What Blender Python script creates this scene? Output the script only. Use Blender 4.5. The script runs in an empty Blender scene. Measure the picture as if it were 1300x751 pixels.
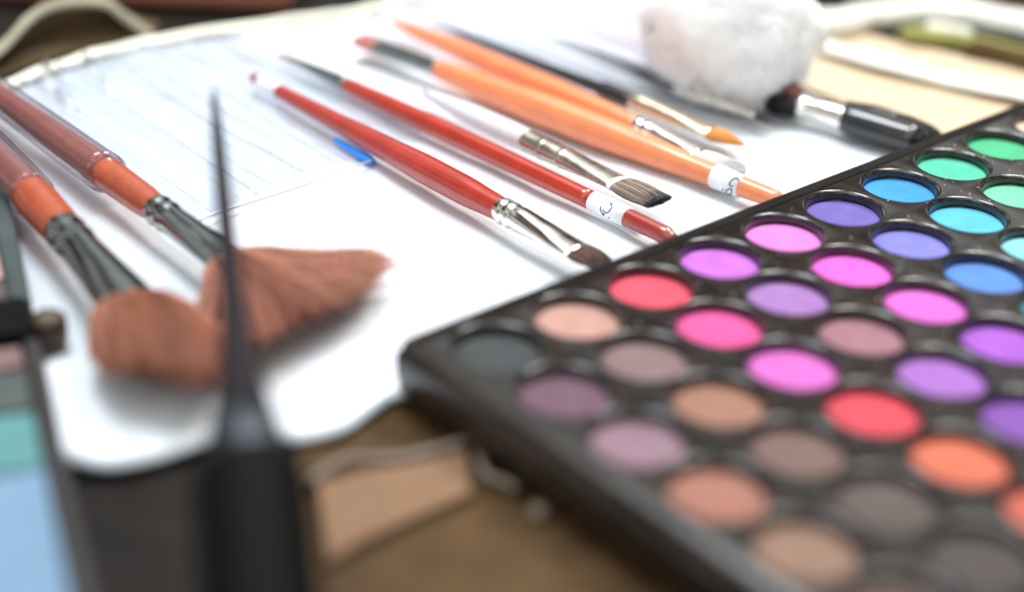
import bpy, math, random
from mathutils import Vector, Matrix, noise
random.seed(7)
C = bpy.context.scene.collection
S = bpy.context.scene
# ---------------------------------------------------------------- camera solution
F = 2064.05; CX, CY = 650.0, 330.5; HC = 0.1473415
RR = Vector((0.9991, 0.01974, 0.03762)); RD = Vector((0.04249, -0.46427, -0.88467)); RF = Vector((0.0, 0.88547, -0.46469))
RR.normalize(); RF = (RF - RR*RF.dot(RR)).normalized(); RD = RF.cross(RR)
CAM = Vector((0, 0, HC))
def ray(x, y): return (RR*((x-CX)/F) + RD*((y-CY)/F) + RF)
def G(x, y, z=0.0):
    d = ray(x, y); return CAM + d*((z-HC)/d.z)
def GY(x, y, Y):
    d = ray(x, y); return CAM + d*(Y/d.y)
# ---------------------------------------------------------------- helpers
def world_loc(o):
    v = Vector((0, 0, 0))
    while o: v += o.location; o = o.parent
    return v
def obj(name, verts, faces, mat, parent=None, smooth=True, label=None, loc=None):
    base = world_loc(parent) if parent else Vector((0, 0, 0))
    L = Vector(loc) if loc is not None else Vector((0, 0, 0))
    off = base + L if parent else L
    me = bpy.data.meshes.new(name)
    me.from_pydata([tuple(Vector(v)-off) for v in verts], [], faces)
    me.materials.append(mat)
    if smooth: me.polygons.foreach_set('use_smooth', [True]*len(me.polygons))
    me.update()
    o = bpy.data.objects.new(name, me); C.objects.link(o); o.location = L
    if parent: o.parent = parent
    if label: o['label'] = label
    return o
def thing(name, label, cat, loc, group=None):
    o = bpy.data.objects.new(name, None); C.objects.link(o); o.location = loc
    o.empty_display_size = .01
    o['label'] = label; o['category'] = cat
    if group: o['group'] = group
    return o
def tag(o, label, cat, group=None):
    o['label'] = label; o['category'] = cat
    if group: o['group'] = group
    return o
def bevel(o, w, seg=3):
    m = o.modifiers.new('bevel', 'BEVEL'); m.width = w; m.segments = seg; m.limit_method = 'ANGLE'
    return o
def loft(stations, n=40, cap=True):
    """stations: (centre, side, up, rw, rh)"""
    V, Fc = [], []
    for c, s, u, rw, rh in stations:
        for k in range(n):
            a = 2*math.pi*k/n; V.append(c + s*(rw*math.cos(a)) + u*(rh*math.sin(a)))
    for i in range(len(stations)-1):
        for k in range(n):
            a, b = i*n+k, i*n+(k+1) % n
            Fc.append((a, b, b+n, a+n))
    if cap:
        Fc.append(tuple(range(n))[::-1]); m = (len(stations)-1)*n; Fc.append(tuple(range(m, m+n)))
    return V, Fc
def tube(pts, r, n=8):
    V, Fc = [], []
    for i, p in enumerate(pts):
        p = Vector(p); d = (Vector(pts[min(i+1, len(pts)-1)]) - Vector(pts[max(i-1, 0)])).normalized()
        s = d.cross(Vector((0, 0, 1)));
        if s.length < 1e-4: s = Vector((1, 0, 0))
        s.normalize(); u = s.cross(d)
        rr = r[i] if isinstance(r, (list, tuple)) else r
        for k in range(n):
            a = 2*math.pi*k/n; V.append(p + s*(rr*math.cos(a)) + u*(rr*math.sin(a)))
    for i in range(len(pts)-1):
        for k in range(n):
            a, b = i*n+k, i*n+(k+1) % n; Fc.append((a, b, b+n, a+n))
    Fc.append(tuple(range(n))[::-1]); m = (len(pts)-1)*n; Fc.append(tuple(range(m, m+n)))
    return V, Fc
def cr(pts, n):
    """Catmull-Rom resample to n points"""
    P = [Vector(p) for p in pts]; out = []
    ls = [0]
    for a, b in zip(P, P[1:]): ls.append(ls[-1] + (b-a).length)
    for i in range(n):
        t = ls[-1]*i/(n-1); k = 0
        while k < len(P)-2 and ls[k+1] < t: k += 1
        f = (t-ls[k])/max(1e-9, ls[k+1]-ls[k])
        p0 = P[max(k-1, 0)]; p1 = P[k]; p2 = P[k+1]; p3 = P[min(k+2, len(P)-1)]
        out.append(0.5*((2*p1) + (p2-p0)*f + (2*p0-5*p1+4*p2-p3)*f*f + (3*p1-p0-3*p2+p3)*f**3))
    return out
def lin(c): return tuple(((v/255)/12.92 if v/255 <= .04045 else ((v/255+.055)/1.055)**2.4) for v in c)
# ---------------------------------------------------------------- materials
def mat(name, col, rough=.5, metal=0., coat=0., spec=.5, n_scale=None, n_amt=.15, bump=0., b_scale=None, sheen=0., rough_var=0., coat_rough=.05, sss=0., col2=None, stretch=None):
    m = bpy.data.materials.new(name); m.use_nodes = True; nt = m.node_tree; N = nt.nodes; Lk = nt.links
    b = N['Principled BSDF']
    b.inputs['Base Color'].default_value = (*col, 1); b.inputs['Roughness'].default_value = rough
    b.inputs['Metallic'].default_value = metal; b.inputs['Specular IOR Level'].default_value = spec
    b.inputs['Coat Weight'].default_value = coat; b.inputs['Coat Roughness'].default_value = coat_rough
    b.inputs['Sheen Weight'].default_value = sheen
    if sss: b.inputs['Subsurface Weight'].default_value = sss; b.inputs['Subsurface Scale'].default_value = .003
    if n_scale or bump:
        tc = N.new('ShaderNodeTexCoord'); mp = N.new('ShaderNodeMapping'); Lk.new(tc.outputs['Object'], mp.inputs[0])
        if stretch: mp.inputs['Scale'].default_value = stretch
    if n_scale:
        no = N.new('ShaderNodeTexNoise'); no.inputs['Scale'].default_value = n_scale; no.inputs['Detail'].default_value = 6
        no.inputs['Roughness'].default_value = .6
        Lk.new(mp.outputs[0], no.inputs['Vector'])
        rp = N.new('ShaderNodeValToRGB'); rp.color_ramp.elements[0].position = .32; rp.color_ramp.elements[1].position = .68
        c2 = col2 if col2 else tuple(min(1, v*(1+n_amt)) for v in col)
        rp.color_ramp.elements[0].color = (*[v*(1-n_amt) for v in col], 1) if not col2 else (*col, 1)
        rp.color_ramp.elements[1].color = (*c2, 1)
        Lk.new(no.outputs['Fac'], rp.inputs[0]); Lk.new(rp.outputs[0], b.inputs['Base Color'])
        if rough_var:
            mr = N.new('ShaderNodeMapRange'); mr.inputs[3].default_value = max(.02, rough-rough_var); mr.inputs[4].default_value = rough+rough_var
            Lk.new(no.outputs['Fac'], mr.inputs[0]); Lk.new(mr.outputs[0], b.inputs['Roughness'])
    if bump:
        n2 = N.new('ShaderNodeTexNoise'); n2.inputs['Scale'].default_value = b_scale or 900; n2.inputs['Detail'].default_value = 4
        Lk.new(mp.outputs[0], n2.inputs['Vector'])
        bp = N.new('ShaderNodeBump'); bp.inputs['Strength'].default_value = bump; bp.inputs['Distance'].default_value = .0004
        Lk.new(n2.outputs['Fac'], bp.inputs['Height']); Lk.new(bp.outputs[0], b.inputs['Normal'])
    return m
def film_mat(name, tint=(1, 1, 1), haze=.08, hazecol=(.85, .86, .92), rough=.08, gloss=1.0):
    m = bpy.data.materials.new(name); m.use_nodes = True; nt = m.node_tree; N = nt.nodes; Lk = nt.links
    N.remove(N['Principled BSDF']); out = N['Material Output']
    tr = N.new('ShaderNodeBsdfTransparent'); tr.inputs[0].default_value = (*tint, 1)
    df = N.new('ShaderNodeBsdfDiffuse'); df.inputs[0].default_value = (*hazecol, 1)
    gl = N.new('ShaderNodeBsdfGlossy'); gl.inputs['Roughness'].default_value = rough
    fr = N.new('ShaderNodeFresnel'); ge = N.new('ShaderNodeNewGeometry'); mr = N.new('ShaderNodeMapRange'); mr.inputs[3].default_value = 1.42; mr.inputs[4].default_value = 1/1.42
    Lk.new(ge.outputs['Backfacing'], mr.inputs[0]); Lk.new(mr.outputs[0], fr.inputs[0])
    mu = N.new('ShaderNodeMath'); mu.operation = 'MULTIPLY'; mu.inputs[1].default_value = gloss
    m1 = N.new('ShaderNodeMixShader'); m1.inputs[0].default_value = haze
    Lk.new(tr.outputs[0], m1.inputs[1]); Lk.new(df.outputs[0], m1.inputs[2])
    m2 = N.new('ShaderNodeMixShader'); Lk.new(fr.outputs[0], mu.inputs[0]); Lk.new(mu.outputs[0], m2.inputs[0])
    Lk.new(m1.outputs[0], m2.inputs[1]); Lk.new(gl.outputs[0], m2.inputs[2]); Lk.new(m2.outputs[0], out.inputs[0])
    return m
def hair_mat(name, rgb, rough=.5, var=.45):
    c = lin(rgb) if max(rgb) > 1 else rgb
    m = mat(name, c, rough); nt = m.node_tree; N = nt.nodes; Lk = nt.links
    a = N.new('ShaderNodeAttribute'); a.attribute_name = 'strand'
    rp = N.new('ShaderNodeValToRGB'); rp.color_ramp.elements[0].color = (*[v*(1-var) for v in c], 1); rp.color_ramp.elements[1].color = (*[min(.95, v*(1+var)) for v in c], 1)
    Lk.new(a.outputs['Fac'], rp.inputs[0]); Lk.new(rp.outputs[0], N['Principled BSDF'].inputs['Base Color']); return m
M = {}
M['cloth'] = mat('white cloth', (.71, .75, .81), .45, n_scale=60, n_amt=.03, bump=.15, b_scale=500, coat=.25, coat_rough=.12)
M['hem'] = mat('cream binding', (.80, .80, .66), .8, n_scale=150, n_amt=.1, bump=.6, b_scale=900)
M['cream'] = mat('cream fabric', (.74, .73, .65), .85, n_scale=120, n_amt=.08, bump=.7, b_scale=700)
M['beige'] = mat('beige canvas', lin((206, 184, 154)), .85, n_scale=90, n_amt=.14, bump=.5, b_scale=1200, stretch=(1, 4, 1))
M['olive'] = mat('shaded olive lining', lin((84, 66, 40)), .9, n_scale=60, n_amt=.25, bump=.5)
M['green'] = mat('yellow green lining', lin((132, 130, 62)), .8, n_scale=80, n_amt=.3, bump=.5)
M['table'] = mat('dark stained table', lin((30, 25, 22)), .6, spec=.12, n_scale=25, n_amt=.35, bump=.1, stretch=(1, 6, 1), rough_var=.1)
M['black'] = mat('black plastic', (.008, .008, .009), .12, coat=.6, n_scale=130, col2=(.026, .019, .016), bump=.3, b_scale=140, rough_var=.07)  # brown patches of the second colour stand in for room reflections
M['blackrim'] = mat('black rim plastic', (.014, .012, .011), .26, n_scale=90, col2=(.035, .026, .022), bump=.15, b_scale=500, rough_var=.1)  # warm brown second colour paints reflections onto the rim
M['well'] = mat('black well plastic', (.01, .01, .011), .18)
M['tin'] = mat('pan tin', (.25, .25, .26), .35, metal=1)
M['silver'] = mat('polished nickel', (.82, .80, .77), .1, metal=1, n_scale=300, n_amt=.05, rough_var=.05)
M['gunmetal'] = mat('smoky ferrule', (.30, .33, .34), .1, metal=1, n_scale=300, n_amt=.08, rough_var=.05)
M['pewter'] = mat('brushed pewter', (.55, .50, .43), .28, metal=1, n_scale=200, n_amt=.2, rough_var=.1)
M['goldish'] = mat('champagne ferrule', (.80, .66, .52), .2, metal=1, n_scale=200, n_amt=.1)
M['red'] = mat('red lacquer', lin((164, 44, 32)), .32, coat=.6, n_scale=180, n_amt=.14, bump=.05)
M['redorange'] = mat('red orange lacquer', lin((168, 46, 26)), .3, coat=.6, n_scale=180, n_amt=.12, bump=.05)
M['brownred'] = mat('brown red lacquer', lin((150, 40, 30)), .32, coat=.6, n_scale=180, n_amt=.14, bump=.05)
M['orange'] = mat('orange lacquer', lin((230, 132, 86)), .35, coat=.5, n_scale=150, n_amt=.08, bump=.05)
M['terra'] = mat('terracotta lacquer', lin((162, 74, 46)), .4, coat=.35, n_scale=400, n_amt=.16, bump=.12, b_scale=1500)
M['pink'] = mat('pink lacquer', lin((226, 168, 176)), .4)
M['blackh'] = mat('black lacquer', (.012, .013, .015), .25, coat=.4)
M['label'] = mat('white paper label', (.84, .86, .90), .55, n_scale=300, n_amt=.03)
M['ink'] = mat('navy ink', lin((36, 44, 92)), .6)
M['blue'] = mat('bright blue plastic', lin((20, 130, 235)), .3)
M['acrylic'] = mat('milky acrylic', (.66, .66, .72), .2, coat=.5, n_scale=100, n_amt=.06)
M['h_copper'] = hair_mat('copper bristle', (176, 114, 90), 0.55, .8)
M['h_copper2'] = hair_mat('pink copper bristle', (190, 130, 108), 0.55, .75)
M['h_brown'] = hair_mat('dark brown bristle', (92, 62, 52), 0.5, 0.5)
M['h_grey'] = hair_mat('grey brown bristle', (140, 122, 108), 0.45, 0.5)
M['h_dark'] = mat('dark bristle ends', lin((70, 64, 74)), .5)
M['h_gold'] = hair_mat('golden bristle', (222, 150, 66), 0.5, 0.3)
M['h_pink'] = hair_mat('rosy bristle', (206, 138, 128), 0.5, 0.3)
M['h_white'] = mat('white bristle', (.72, .70, .72), .6)
M['h_tan'] = hair_mat('tan bristle', (208, 180, 150), 0.6, 0.2)
M['h_black'] = hair_mat('black bristle', (0.014, 0.013, 0.016), 0.45, 0.5)
M['h_rust'] = hair_mat('rust bristle', (150, 78, 60), 0.5, 0.4)
M['cotton'] = mat('cotton wool', (.97, .97, .97), .95, sss=1.0)
M['cotton'].node_tree.nodes['Principled BSDF'].inputs['Subsurface Radius'].default_value = (1, 1, 1)
M['cotton'].node_tree.nodes['Principled BSDF'].inputs['Subsurface Scale'].default_value = .008
M['tan'] = mat('tan suede', lin((122, 92, 68)), .85, n_scale=200, n_amt=.1, bump=.3)
M['brownfloor'] = mat('brown leather', lin((74, 53, 28)), .7, spec=.2, n_scale=120, n_amt=.3, bump=.4)
M['greyrim'] = mat('worn grey edge', lin((112, 97, 84)), .6, n_scale=150, n_amt=.2)
M['brass'] = mat('dark brass', lin((66, 52, 38)), .5, metal=.3)
M['linerblack'] = mat('liner dark plastic', (.016, .011, .015), .5, spec=.1)
M['linercollar'] = mat('smoky collar', (.05, .055, .065), .45, metal=.9)
M['linercap'] = mat('matt black cap', (.004, .004, .004), .6, spec=.05)
M['skin'] = mat('rosewood box', lin((172, 112, 92)), .7, n_scale=40, n_amt=.2)
M['clearfilm'] = film_mat('clear pocket film', (.89, .91, .95), .16, (.62, .66, .75), .06, 2.0)
M['hazefilm'] = film_mat('milky pocket film', (.96, .965, 1), .34, (.88, .89, .97), .15, .6)
M['sleeve'] = film_mat('sleeve film', (.74, .68, .72), .10, (.5, .46, .52), .08, 1.3)
M['seam'] = mat('film seam', (.50, .47, .62), .3)

# ---------------------------------------------------------------- setting: table
g = 3.0; tz = -.004
V = []; Fc = []
obj('table_top', [(-g, -1, tz), (g, -1, tz), (g, 4, tz), (-g, 4, tz)], [(0, 1, 2, 3)], M['table'], smooth=False)['kind'] = 'structure'

# ---------------------------------------------------------------- cloth of the brush roll
def nz(p, s, a): return a*noise.noise(Vector((p.x*s, p.y*s, 3.1)))
near_px = [(-160, 610), (-40, 592), (60, 574), (130, 583), (200, 572), (262, 552), (310, 540), (380, 549), (440, 535), (475, 512), (520, 492), (640, 497), (800, 500), (1000, 450), (1180, 360), (1330, 300)]
far_px = [(-160, 165), (-60, 138), (0, 110), (60, 88), (120, 70), (180, 54), (240, 43), (320, 32), (400, 23), (460, 14), (530, 0), (620, -14), (700, -12), (800, 22), (900, 62), (1050, 124), (1190, 180), (1400, 262)]
NU, NV = 200, 60
nearW = cr([G(*p) for p in near_px], NU); farW = cr([G(*p) for p in far_px], NU)
root = thing('brush_roll', 'white cloth brush roll with cream bound edge spread flat under the brushes', 'brush roll', (0, .3, 0))
V = []; Fc = []
for j in range(NV+1):
    for i in range(NU):
        t = j/NV; p = nearW[i].lerp(farW[i], t)
        e = min(1, t/.012)
        z = -.0006 + nz(p, 40, .0007) + nz(p, 110, .0002) - .0012*(1-e)**2
        V.append(Vector((p.x, p.y, z)))
top_n = len(V)
for j in range(NV):
    for i in range(NU-1):
        a = j*NU+i; Fc.append((a, a+1, a+NU+1, a+NU))
c_o = obj('cloth', V, Fc, M['cloth'], root)
sm = c_o.modifiers.new('solid', 'SOLIDIFY'); sm.thickness = .0012; sm.offset = -1
hp = cr([G(*p, .0008) for p in far_px[:13]], 160)
hp = [p + Vector((0, 0, nz(p, 90, .0009))) for p in hp]
st = []
for i, p in enumerate(hp):
    d = (hp[min(i+1, 159)]-hp[max(i-1, 0)]).normalized(); s = d.cross(Vector((0, 0, 1))).normalized()
    st.append((p, s, Vector((0, 0, 1)), (.0021+nz(p, 60, .0006)), .0009))
v, f = loft(st, 16); obj('hem', v, f, M['hem'], root)

# film sheets laid over the pockets
def film(name, corners, nx, ny, ridges, m, parent, base=.0006, wr=.0004, waves=None):
    a, b, c, d = corners; V = []; Fc = []
    for j in range(ny+1):
        for i in range(nx+1):
            u, w = i/nx, j/ny
            p = (a.lerp(b, u)).lerp(d.lerp(c, u), w)
            al = p.x*.67-p.y*.74; ac = p.x*.74+p.y*.67; z = base + abs(nz(p, 55, wr)) + abs(noise.noise(Vector((al*22, ac*230, 5))))*wr*1.5 + max(0, noise.noise(Vector((al*40, ac*90, 9))))*wr*2*max(0, min(1, (p.y-.30)/.06))
            for (A, B, h, wd) in ridges:
                A2, B2, P2 = Vector(A[:2]), Vector(B[:2]), Vector(p[:2])
                t = max(0, min(1, (P2-A2).dot(B2-A2)/(B2-A2).length_squared)); dist = (P2-(A2.lerp(B2, t))).length
                z = max(z, base + h*math.exp(-(dist/wd)**2))
            V.append(Vector((p.x, p.y, z)))
    for j in range(ny):
        for i in range(nx):
            k = j*(nx+1)+i; Fc.append((k, k+1, k+nx+2, k+nx+1))
    return obj(name, V, Fc, m, parent)
def R_(x0, y0, x1, y1, h, w): return (G(x0, y0), G(x1, y1), h, w)
film('clear_pocket', [G(222, 291), G(556, 166), G(278, 38), G(12, 104)], 220, 170,
     [R_(75, 92, 330, 262, .0022, .0009), R_(110, 84, 400, 238, .0020, .0008), R_(180, 66, 430, 222, .0020, .0009), R_(60, 96, 90, 150, .0042, .0012), R_(110, 84, 140, 120, .0035, .0012),
      R_(240, 60, 460, 200, .0016, .0008), R_(30, 110, 260, 275, .0016, .0009)], M['clearfilm'], root)
sp = cr([G(238, 285, .0014), G(290, 266, .0012), G(380, 237, .0011), G(474, 203, .0012)], 40)
v, f = tube(sp, .00022); obj('seam', v, f, M['seam'], root)
film('milky_pocket', [G(486, 42), G(842, 122), G(860, 20), G(476, -24)], 140, 90,
     [R_(500, 20, 900, 172, .0058, .003), R_(560, 36, 810, 128, .0050, .003), R_(640, 26, 880, 112, .0052, .003), R_(720, 12, 860, 66, .0046, .003)], M['hazefilm'], root, base=.0040)

# ---------------------------------------------------------------- brushes
class Axis:
    def __init__(s, a, b, za, zb):
        s.A = G(*a, za); s.B = G(*b, zb); s.d = (s.B-s.A).normalized()
        s.side = s.d.cross(Vector((0, 0, 1))).normalized(); s.up = s.side.cross(s.d).normalized()
    def T(s, x, y):           # point of the axis nearest to the sight line of a photograph point
        r = ray(x, y).normalized(); w = s.A-CAM; b = s.d.dot(r); den = 1-b*b
        t = (b*r.dot(w)-s.d.dot(w))/den
        return t
    def P(s, t): return s.A+s.d*t
def section(ax, name, m, st, parent, label=None, n=40, sub=6):
    """st: (x, y, rw mm, rh mm)"""
    K = [(ax.T(x, y), rw/1000, rh/1000) for x, y, rw, rh in st]
    K.sort(key=lambda k: k[0])
    S_ = []
    for i in range(len(K)-1):
        for q in range(sub):
            f = q/sub; g_ = f*f*(3-2*f)*.5+f*.5
            S_.append((K[i][0]+(K[i+1][0]-K[i][0])*f, K[i][1]+(K[i+1][1]-K[i][1])*g_, K[i][2]+(K[i+1][2]-K[i][2])*g_))
    S_.append(K[-1])
    V, Fc = loft([(ax.P(t), ax.side, ax.up, a, b) for t, a, b in S_], n)
    o = obj(name, V, Fc, m, parent, label=label); return o
def strands(name, m, n, root_fn, tip_fn, r0, parent, bow=.4, seg=5, rng=None, label=None, wob=.0004, clump=0):
    """root_fn/tip_fn(s,h) for s,h in the unit disc; the strand leaves along the direction given by root_fn"""
    rng = rng or random.Random(3); V = []; Fc = []; tone = []
    for k in range(n):
        while True:
            s, h = rng.uniform(-1, 1), rng.uniform(-1, 1)
            if s*s+h*h <= 1: break
        p0, d0 = root_fn(s, h); p3 = tip_fn(s, h, rng)
        cv_ = noise.noise_vector(p3*260); tone.append(min(1, max(0, .5+.5*noise.noise(p3*420+Vector((3, 1, 2)))+rng.uniform(-.45, .45))) if clump else rng.random())
        p3 = p3+cv_*clump
        L = (p3-p0).length; p1 = p0+d0*L*bow
        w = Vector([rng.gauss(0, wob) for _ in range(3)]); p1 = p1+w
        r = r0*rng.uniform(.6, 1.2)
        ax0 = (p3-p0).normalized(); s1 = ax0.orthogonal().normalized(); s2 = ax0.cross(s1)
        b = len(V)
        for q in range(seg+1):
            t = q/seg; p = p0*(1-t)**2 + p1*2*t*(1-t) + p3*t*t
            if p.z < .0004: p.z = .0004
            rr = r*(1-.75*t**2)
            for a in (0, 2.094, 4.189): V.append(p + s1*(rr*math.cos(a)) + s2*(rr*math.sin(a)))
        for q in range(seg):
            for a in range(3):
                i0 = b+q*3+a; i1 = b+q*3+(a+1) % 3; Fc.append((i0, i1, i1+3, i0+3))
    o = obj(name, V, Fc, m, parent, label=label)
    at = o.data.attributes.new('strand', 'FLOAT', 'POINT'); per = 3*(seg+1)
    vals = []
    for k in range(n): vals += [tone[k]]*per
    at.data.foreach_set('value', vals)
    return o
def head(ax, name, m, x0, y0, rw0, rh0, x1, y1, rw1, rh1, n, parent, r0=.00012, dome=.35, seed=3, label=None, sharp=0, wob=.0002):
    t0, t1 = ax.T(x0, y0), ax.T(x1, y1); L = t1-t0
    def rf(s, h):
        return ax.P(t0)+ax.side*(s*rw0/1000)+ax.up*(h*rh0/1000), (ax.d+ax.side*s*.25+ax.up*h*.15).normalized()
    def tf(s, h, rng):
        q = s*s+h*h
        return ax.P(t0+L*(1-dome*q)*(1-rng.random()**3*(.25 if dome > 0 else .1)))+ax.side*(s*rw1/1000)+ax.up*(h*rh1/1000)
    return strands(name, m, n, rf, tf, r0, parent, seg=4, rng=random.Random(seed), label=label, wob=wob)
def ink(ax, r_mm, strokes, parent, w=.00011):
    V = []; Fc = []
    for stroke in strokes:
        pts = []
        P = cr([Vector((x, y, 0)) for x, y in stroke], max(6, 4*len(stroke)))
        for q in P:
            r = ray(q.x, q.y).normalized(); w0 = CAM-ax.A
            rp = r-ax.d*r.dot(ax.d); wp = w0-ax.d*w0.dot(ax.d)
            a = rp.dot(rp); b = 2*rp.dot(wp); c = wp.dot(wp)-(r_mm/1000)**2
            D = b*b-4*a*c
            if D < 0: continue
            pts.append(CAM+r*((-b-math.sqrt(D))/(2*a)))
        if len(pts) > 1:
            v, f = tube(pts, w, 6); o = len(V); V += v; Fc += [tuple(i+o for i in ff) for ff in f]
    return obj('handwriting', V, Fc, M['ink'], parent)
GRP = 'makeup brushes laid side by side on the white roll'

# 1 red handled brush with flat silver ferrule
ax = Axis((322, 99), (640, 268), .0030, .0048)
r = thing('makeup_brush', 'red handled brush whose silver ferrule and dark tip reach the big palette', 'makeup brush', Vector((ax.A.x, ax.A.y, 0)), GRP)
section(ax, 'handle', M['red'], [(320, 98, .3, .3), (322, 99, 1.2, 1.2), (328, 102, 1.45, 1.45), (357, 118, 1.7, 1.7), (420, 152, 2.1, 2.1), (490, 190, 2.7, 2.7), (540, 215, 3.15, 3.15), (590, 241, 3.1, 3.1), (625, 260, 2.65, 2.65), (638, 267, 2.5, 2.5)], r)
section(ax, 'paper_label', M['label'], [(331, 104, 1.62, 1.62), (355, 117, 1.85, 1.85)], r, sub=1)
section(ax, 'ferrule', M['silver'], [(636, 266, 2.6, 2.6), (642, 269, 2.85, 2.85), (646, 271, 2.6, 2.6), (651, 274, 2.85, 2.85), (656, 276, 2.6, 2.6), (662, 280, 2.8, 2.7), (690, 295, 3.0, 2.1), (718, 309, 3.3, 1.3), (736, 318, 3.5, .9)], r)
head(ax, 'bristles', M['h_brown'], 733, 317, 3.3, .8, 772, 336, 3.1, .8, 900, r, dome=.25)
# 2 red brown handle with white label
ax = Axis((440, 108), (850, 301), .0030, .0030)
r = thing('makeup_brush', 'thin red brush with handwritten white label, its dark pointed ferrule at the far end', 'makeup brush', Vector((ax.A.x, ax.A.y, 0)), GRP)
section(ax, 'handle', M['redorange'], [(438, 107, 1.5, 1.5), (446, 111, 1.9, 1.9), (500, 136, 2.2, 2.2), (560, 165, 2.45, 2.45), (620, 193, 2.35, 2.35), (690, 226, 2.15, 2.15), (752, 255, 2.0, 2.0)], r)
section(ax, 'handle_end', M['brownred'], [(752, 255, 1.99, 1.99), (800, 277, 1.95, 1.95), (846, 299, 1.9, 1.9), (856, 304, 1.1, 1.1)], r, label='darker red brown handle end beyond the label')
section(ax, 'paper_label', M['label'], [(753, 256, 2.2, 2.2), (797, 277, 2.15, 2.15)], r, sub=1)
ink(ax, 2.2, [[(774, 257), (777, 262), (775, 266), (771, 270), (767, 269), (765, 266)], [(763, 262), (762, 266), (765, 271), (768, 272)], [(764, 271), (767, 274)], [(775, 258), (778, 259)], [(772, 276), (774, 277)]], r)
section(ax, 'ferrule', M['gunmetal'], [(372, 76, .7, .6), (385, 82, 1.1, 1.0), (410, 94, 1.5, 1.5), (428, 102, 1.75, 1.75), (440, 108, 1.8, 1.8)], r)
head(ax, 'bristles', M['h_rust'], 374, 77, .7, .5, 350, 66, .5, .3, 220, r, r0=.0001)
# 3 big orange brush with label
ax = Axis((556, 88), (992, 256), .0040, .0030)
r = thing('makeup_brush', 'thick orange brush with handwritten white label, dark flared ferrule and pink bristles', 'makeup brush', Vector((ax.A.x, ax.A.y, 0)), GRP)
section(ax, 'handle', M['orange'], [(554, 87, 2.0, 2.0), (562, 90, 2.6, 2.6), (620, 113, 3.3, 3.3), (690, 140, 3.9, 3.9), (760, 166, 3.8, 3.8), (830, 193, 3.2, 3.2), (890, 217, 2.6, 2.6), (940, 236, 2.25, 2.25), (985, 253, 2.0, 2.0), (993, 256, 1.2, 1.2)], r)
section(ax, 'paper_label', M['label'], [(908, 223, 2.65, 2.65), (942, 237, 2.45, 2.45)], r, sub=1)
ink(ax, 2.58, [[(938, 229), (936, 226), (931, 227), (927, 231), (926, 235), (930, 237)], [(922, 241), (921, 246), (925, 248), (928, 246), (929, 241), (926, 240), (922, 242)], [(918, 239), (917, 245), (916, 249), (919, 252)], [(922, 249), (922, 254)], [(927, 250), (928, 255)]], r)
section(ax, 'ferrule', M['gunmetal'], [(478, 57, 3.5, 1.6), (492, 63, 3.3, 1.7), (520, 74, 2.6, 2.0), (545, 84, 2.2, 2.1), (556, 88, 2.3, 2.3)], r)
head(ax, 'bristles', M['h_pink'], 482, 59, 3.3, 1.4, 454, 48, 3.9, 1.4, 900, r, dome=.15)
# 4 second orange brush
ax = Axis((500, 28), (812, 163), .0040, .0042)
r = thing('makeup_brush', 'slimmer orange brush behind the thick orange one, its far half under milky plastic', 'makeup brush', Vector((ax.A.x, ax.A.y, 0)), GRP)
section(ax, 'handle', M['orange'], [(500, 28, 1.0, 1.0), (530, 41, 2.0, 2.0), (600, 71, 2.6, 2.6), (700, 115, 3.1, 3.1), (770, 145, 2.8, 2.8), (810, 162, 2.4, 2.4)], r)
section(ax, 'ferrule', M['silver'], [(808, 161, 2.5, 2.5), (814, 164, 2.75, 2.75), (819, 166, 2.45, 2.45), (824, 168, 2.7, 2.7), (830, 171, 2.4, 2.4), (860, 184, 2.3, 1.7), (890, 197, 2.5, 1.0)], r)
head(ax, 'bristles', M['h_white'], 888, 196, 2.3, .8, 945, 221, 3.2, 1.6, 1100, r, dome=.2, label='soft white bristles')
# 5 flat brush with clear handle
ax = Axis((560, 128), (668, 178), .0035, .0040)
r = thing('makeup_brush', 'flat square tipped brush with pewter ferrule beside the thick orange brush', 'makeup brush', Vector((ax.A.x, ax.A.y, 0)), GRP)
section(ax, 'handle', M['acrylic'], [(540, 119, 1.4, 1.4), (600, 147, 2.8, 2.4), (650, 170, 3.0, 2.6), (670, 179, 2.7, 2.5)], r)
section(ax, 'ferrule', M['pewter'], [(667, 177, 2.7, 2.5), (690, 188, 2.8, 2.4), (692, 189, 2.95, 2.5), (696, 190, 2.8, 2.4), (716, 199, 2.85, 2.2), (718, 200, 3.0, 2.3), (721, 201, 2.9, 2.2), (760, 218, 3.1, 1.5), (788, 229, 3.4, 1.1)], r)
section(ax, 'plastic_guard', M['label'], [(786, 228.5, 3.5, 1.2), (790, 230.5, 3.55, 1.25)], r, sub=1)
head(ax, 'bristles', M['h_grey'], 788, 230, 3.2, .95, 836, 250, 3.9, .9, 1800, r, dome=0)
head(ax, 'bristle_tips', M['h_dark'], 824, 245, 3.3, .9, 840, 252, 3.9, .9, 600, r, dome=0)
# 6 black handle golden bristles
ax = Axis((545, 28), (805, 130), .0040, .0036)
r = thing('makeup_brush', 'black handled brush with champagne ferrule and golden orange bristles', 'makeup brush', Vector((ax.A.x, ax.A.y, 0)), GRP)
section(ax, 'handle', M['blackh'], [(545, 28, .8, .8), (600, 50, 1.2, 1.2), (700, 89, 1.4, 1.4), (758, 111, 1.7, 1.7), (766, 114, 2.2, 2.2), (803, 129, 2.2, 2.2)], r)
section(ax, 'ferrule', M['goldish'], [(802, 129, 2.1, 2.1), (812, 133, 2.4, 2.4), (830, 140, 2.3, 2.2), (860, 152, 2.5, 1.9), (890, 163, 2.9, 1.4), (904, 169, 3.0, 1.1)], r)
head(ax, 'bristles', M['h_gold'], 902, 168, 2.9, 1.0, 945, 185, 2.2, .7, 1200, r, dome=.45)
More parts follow.
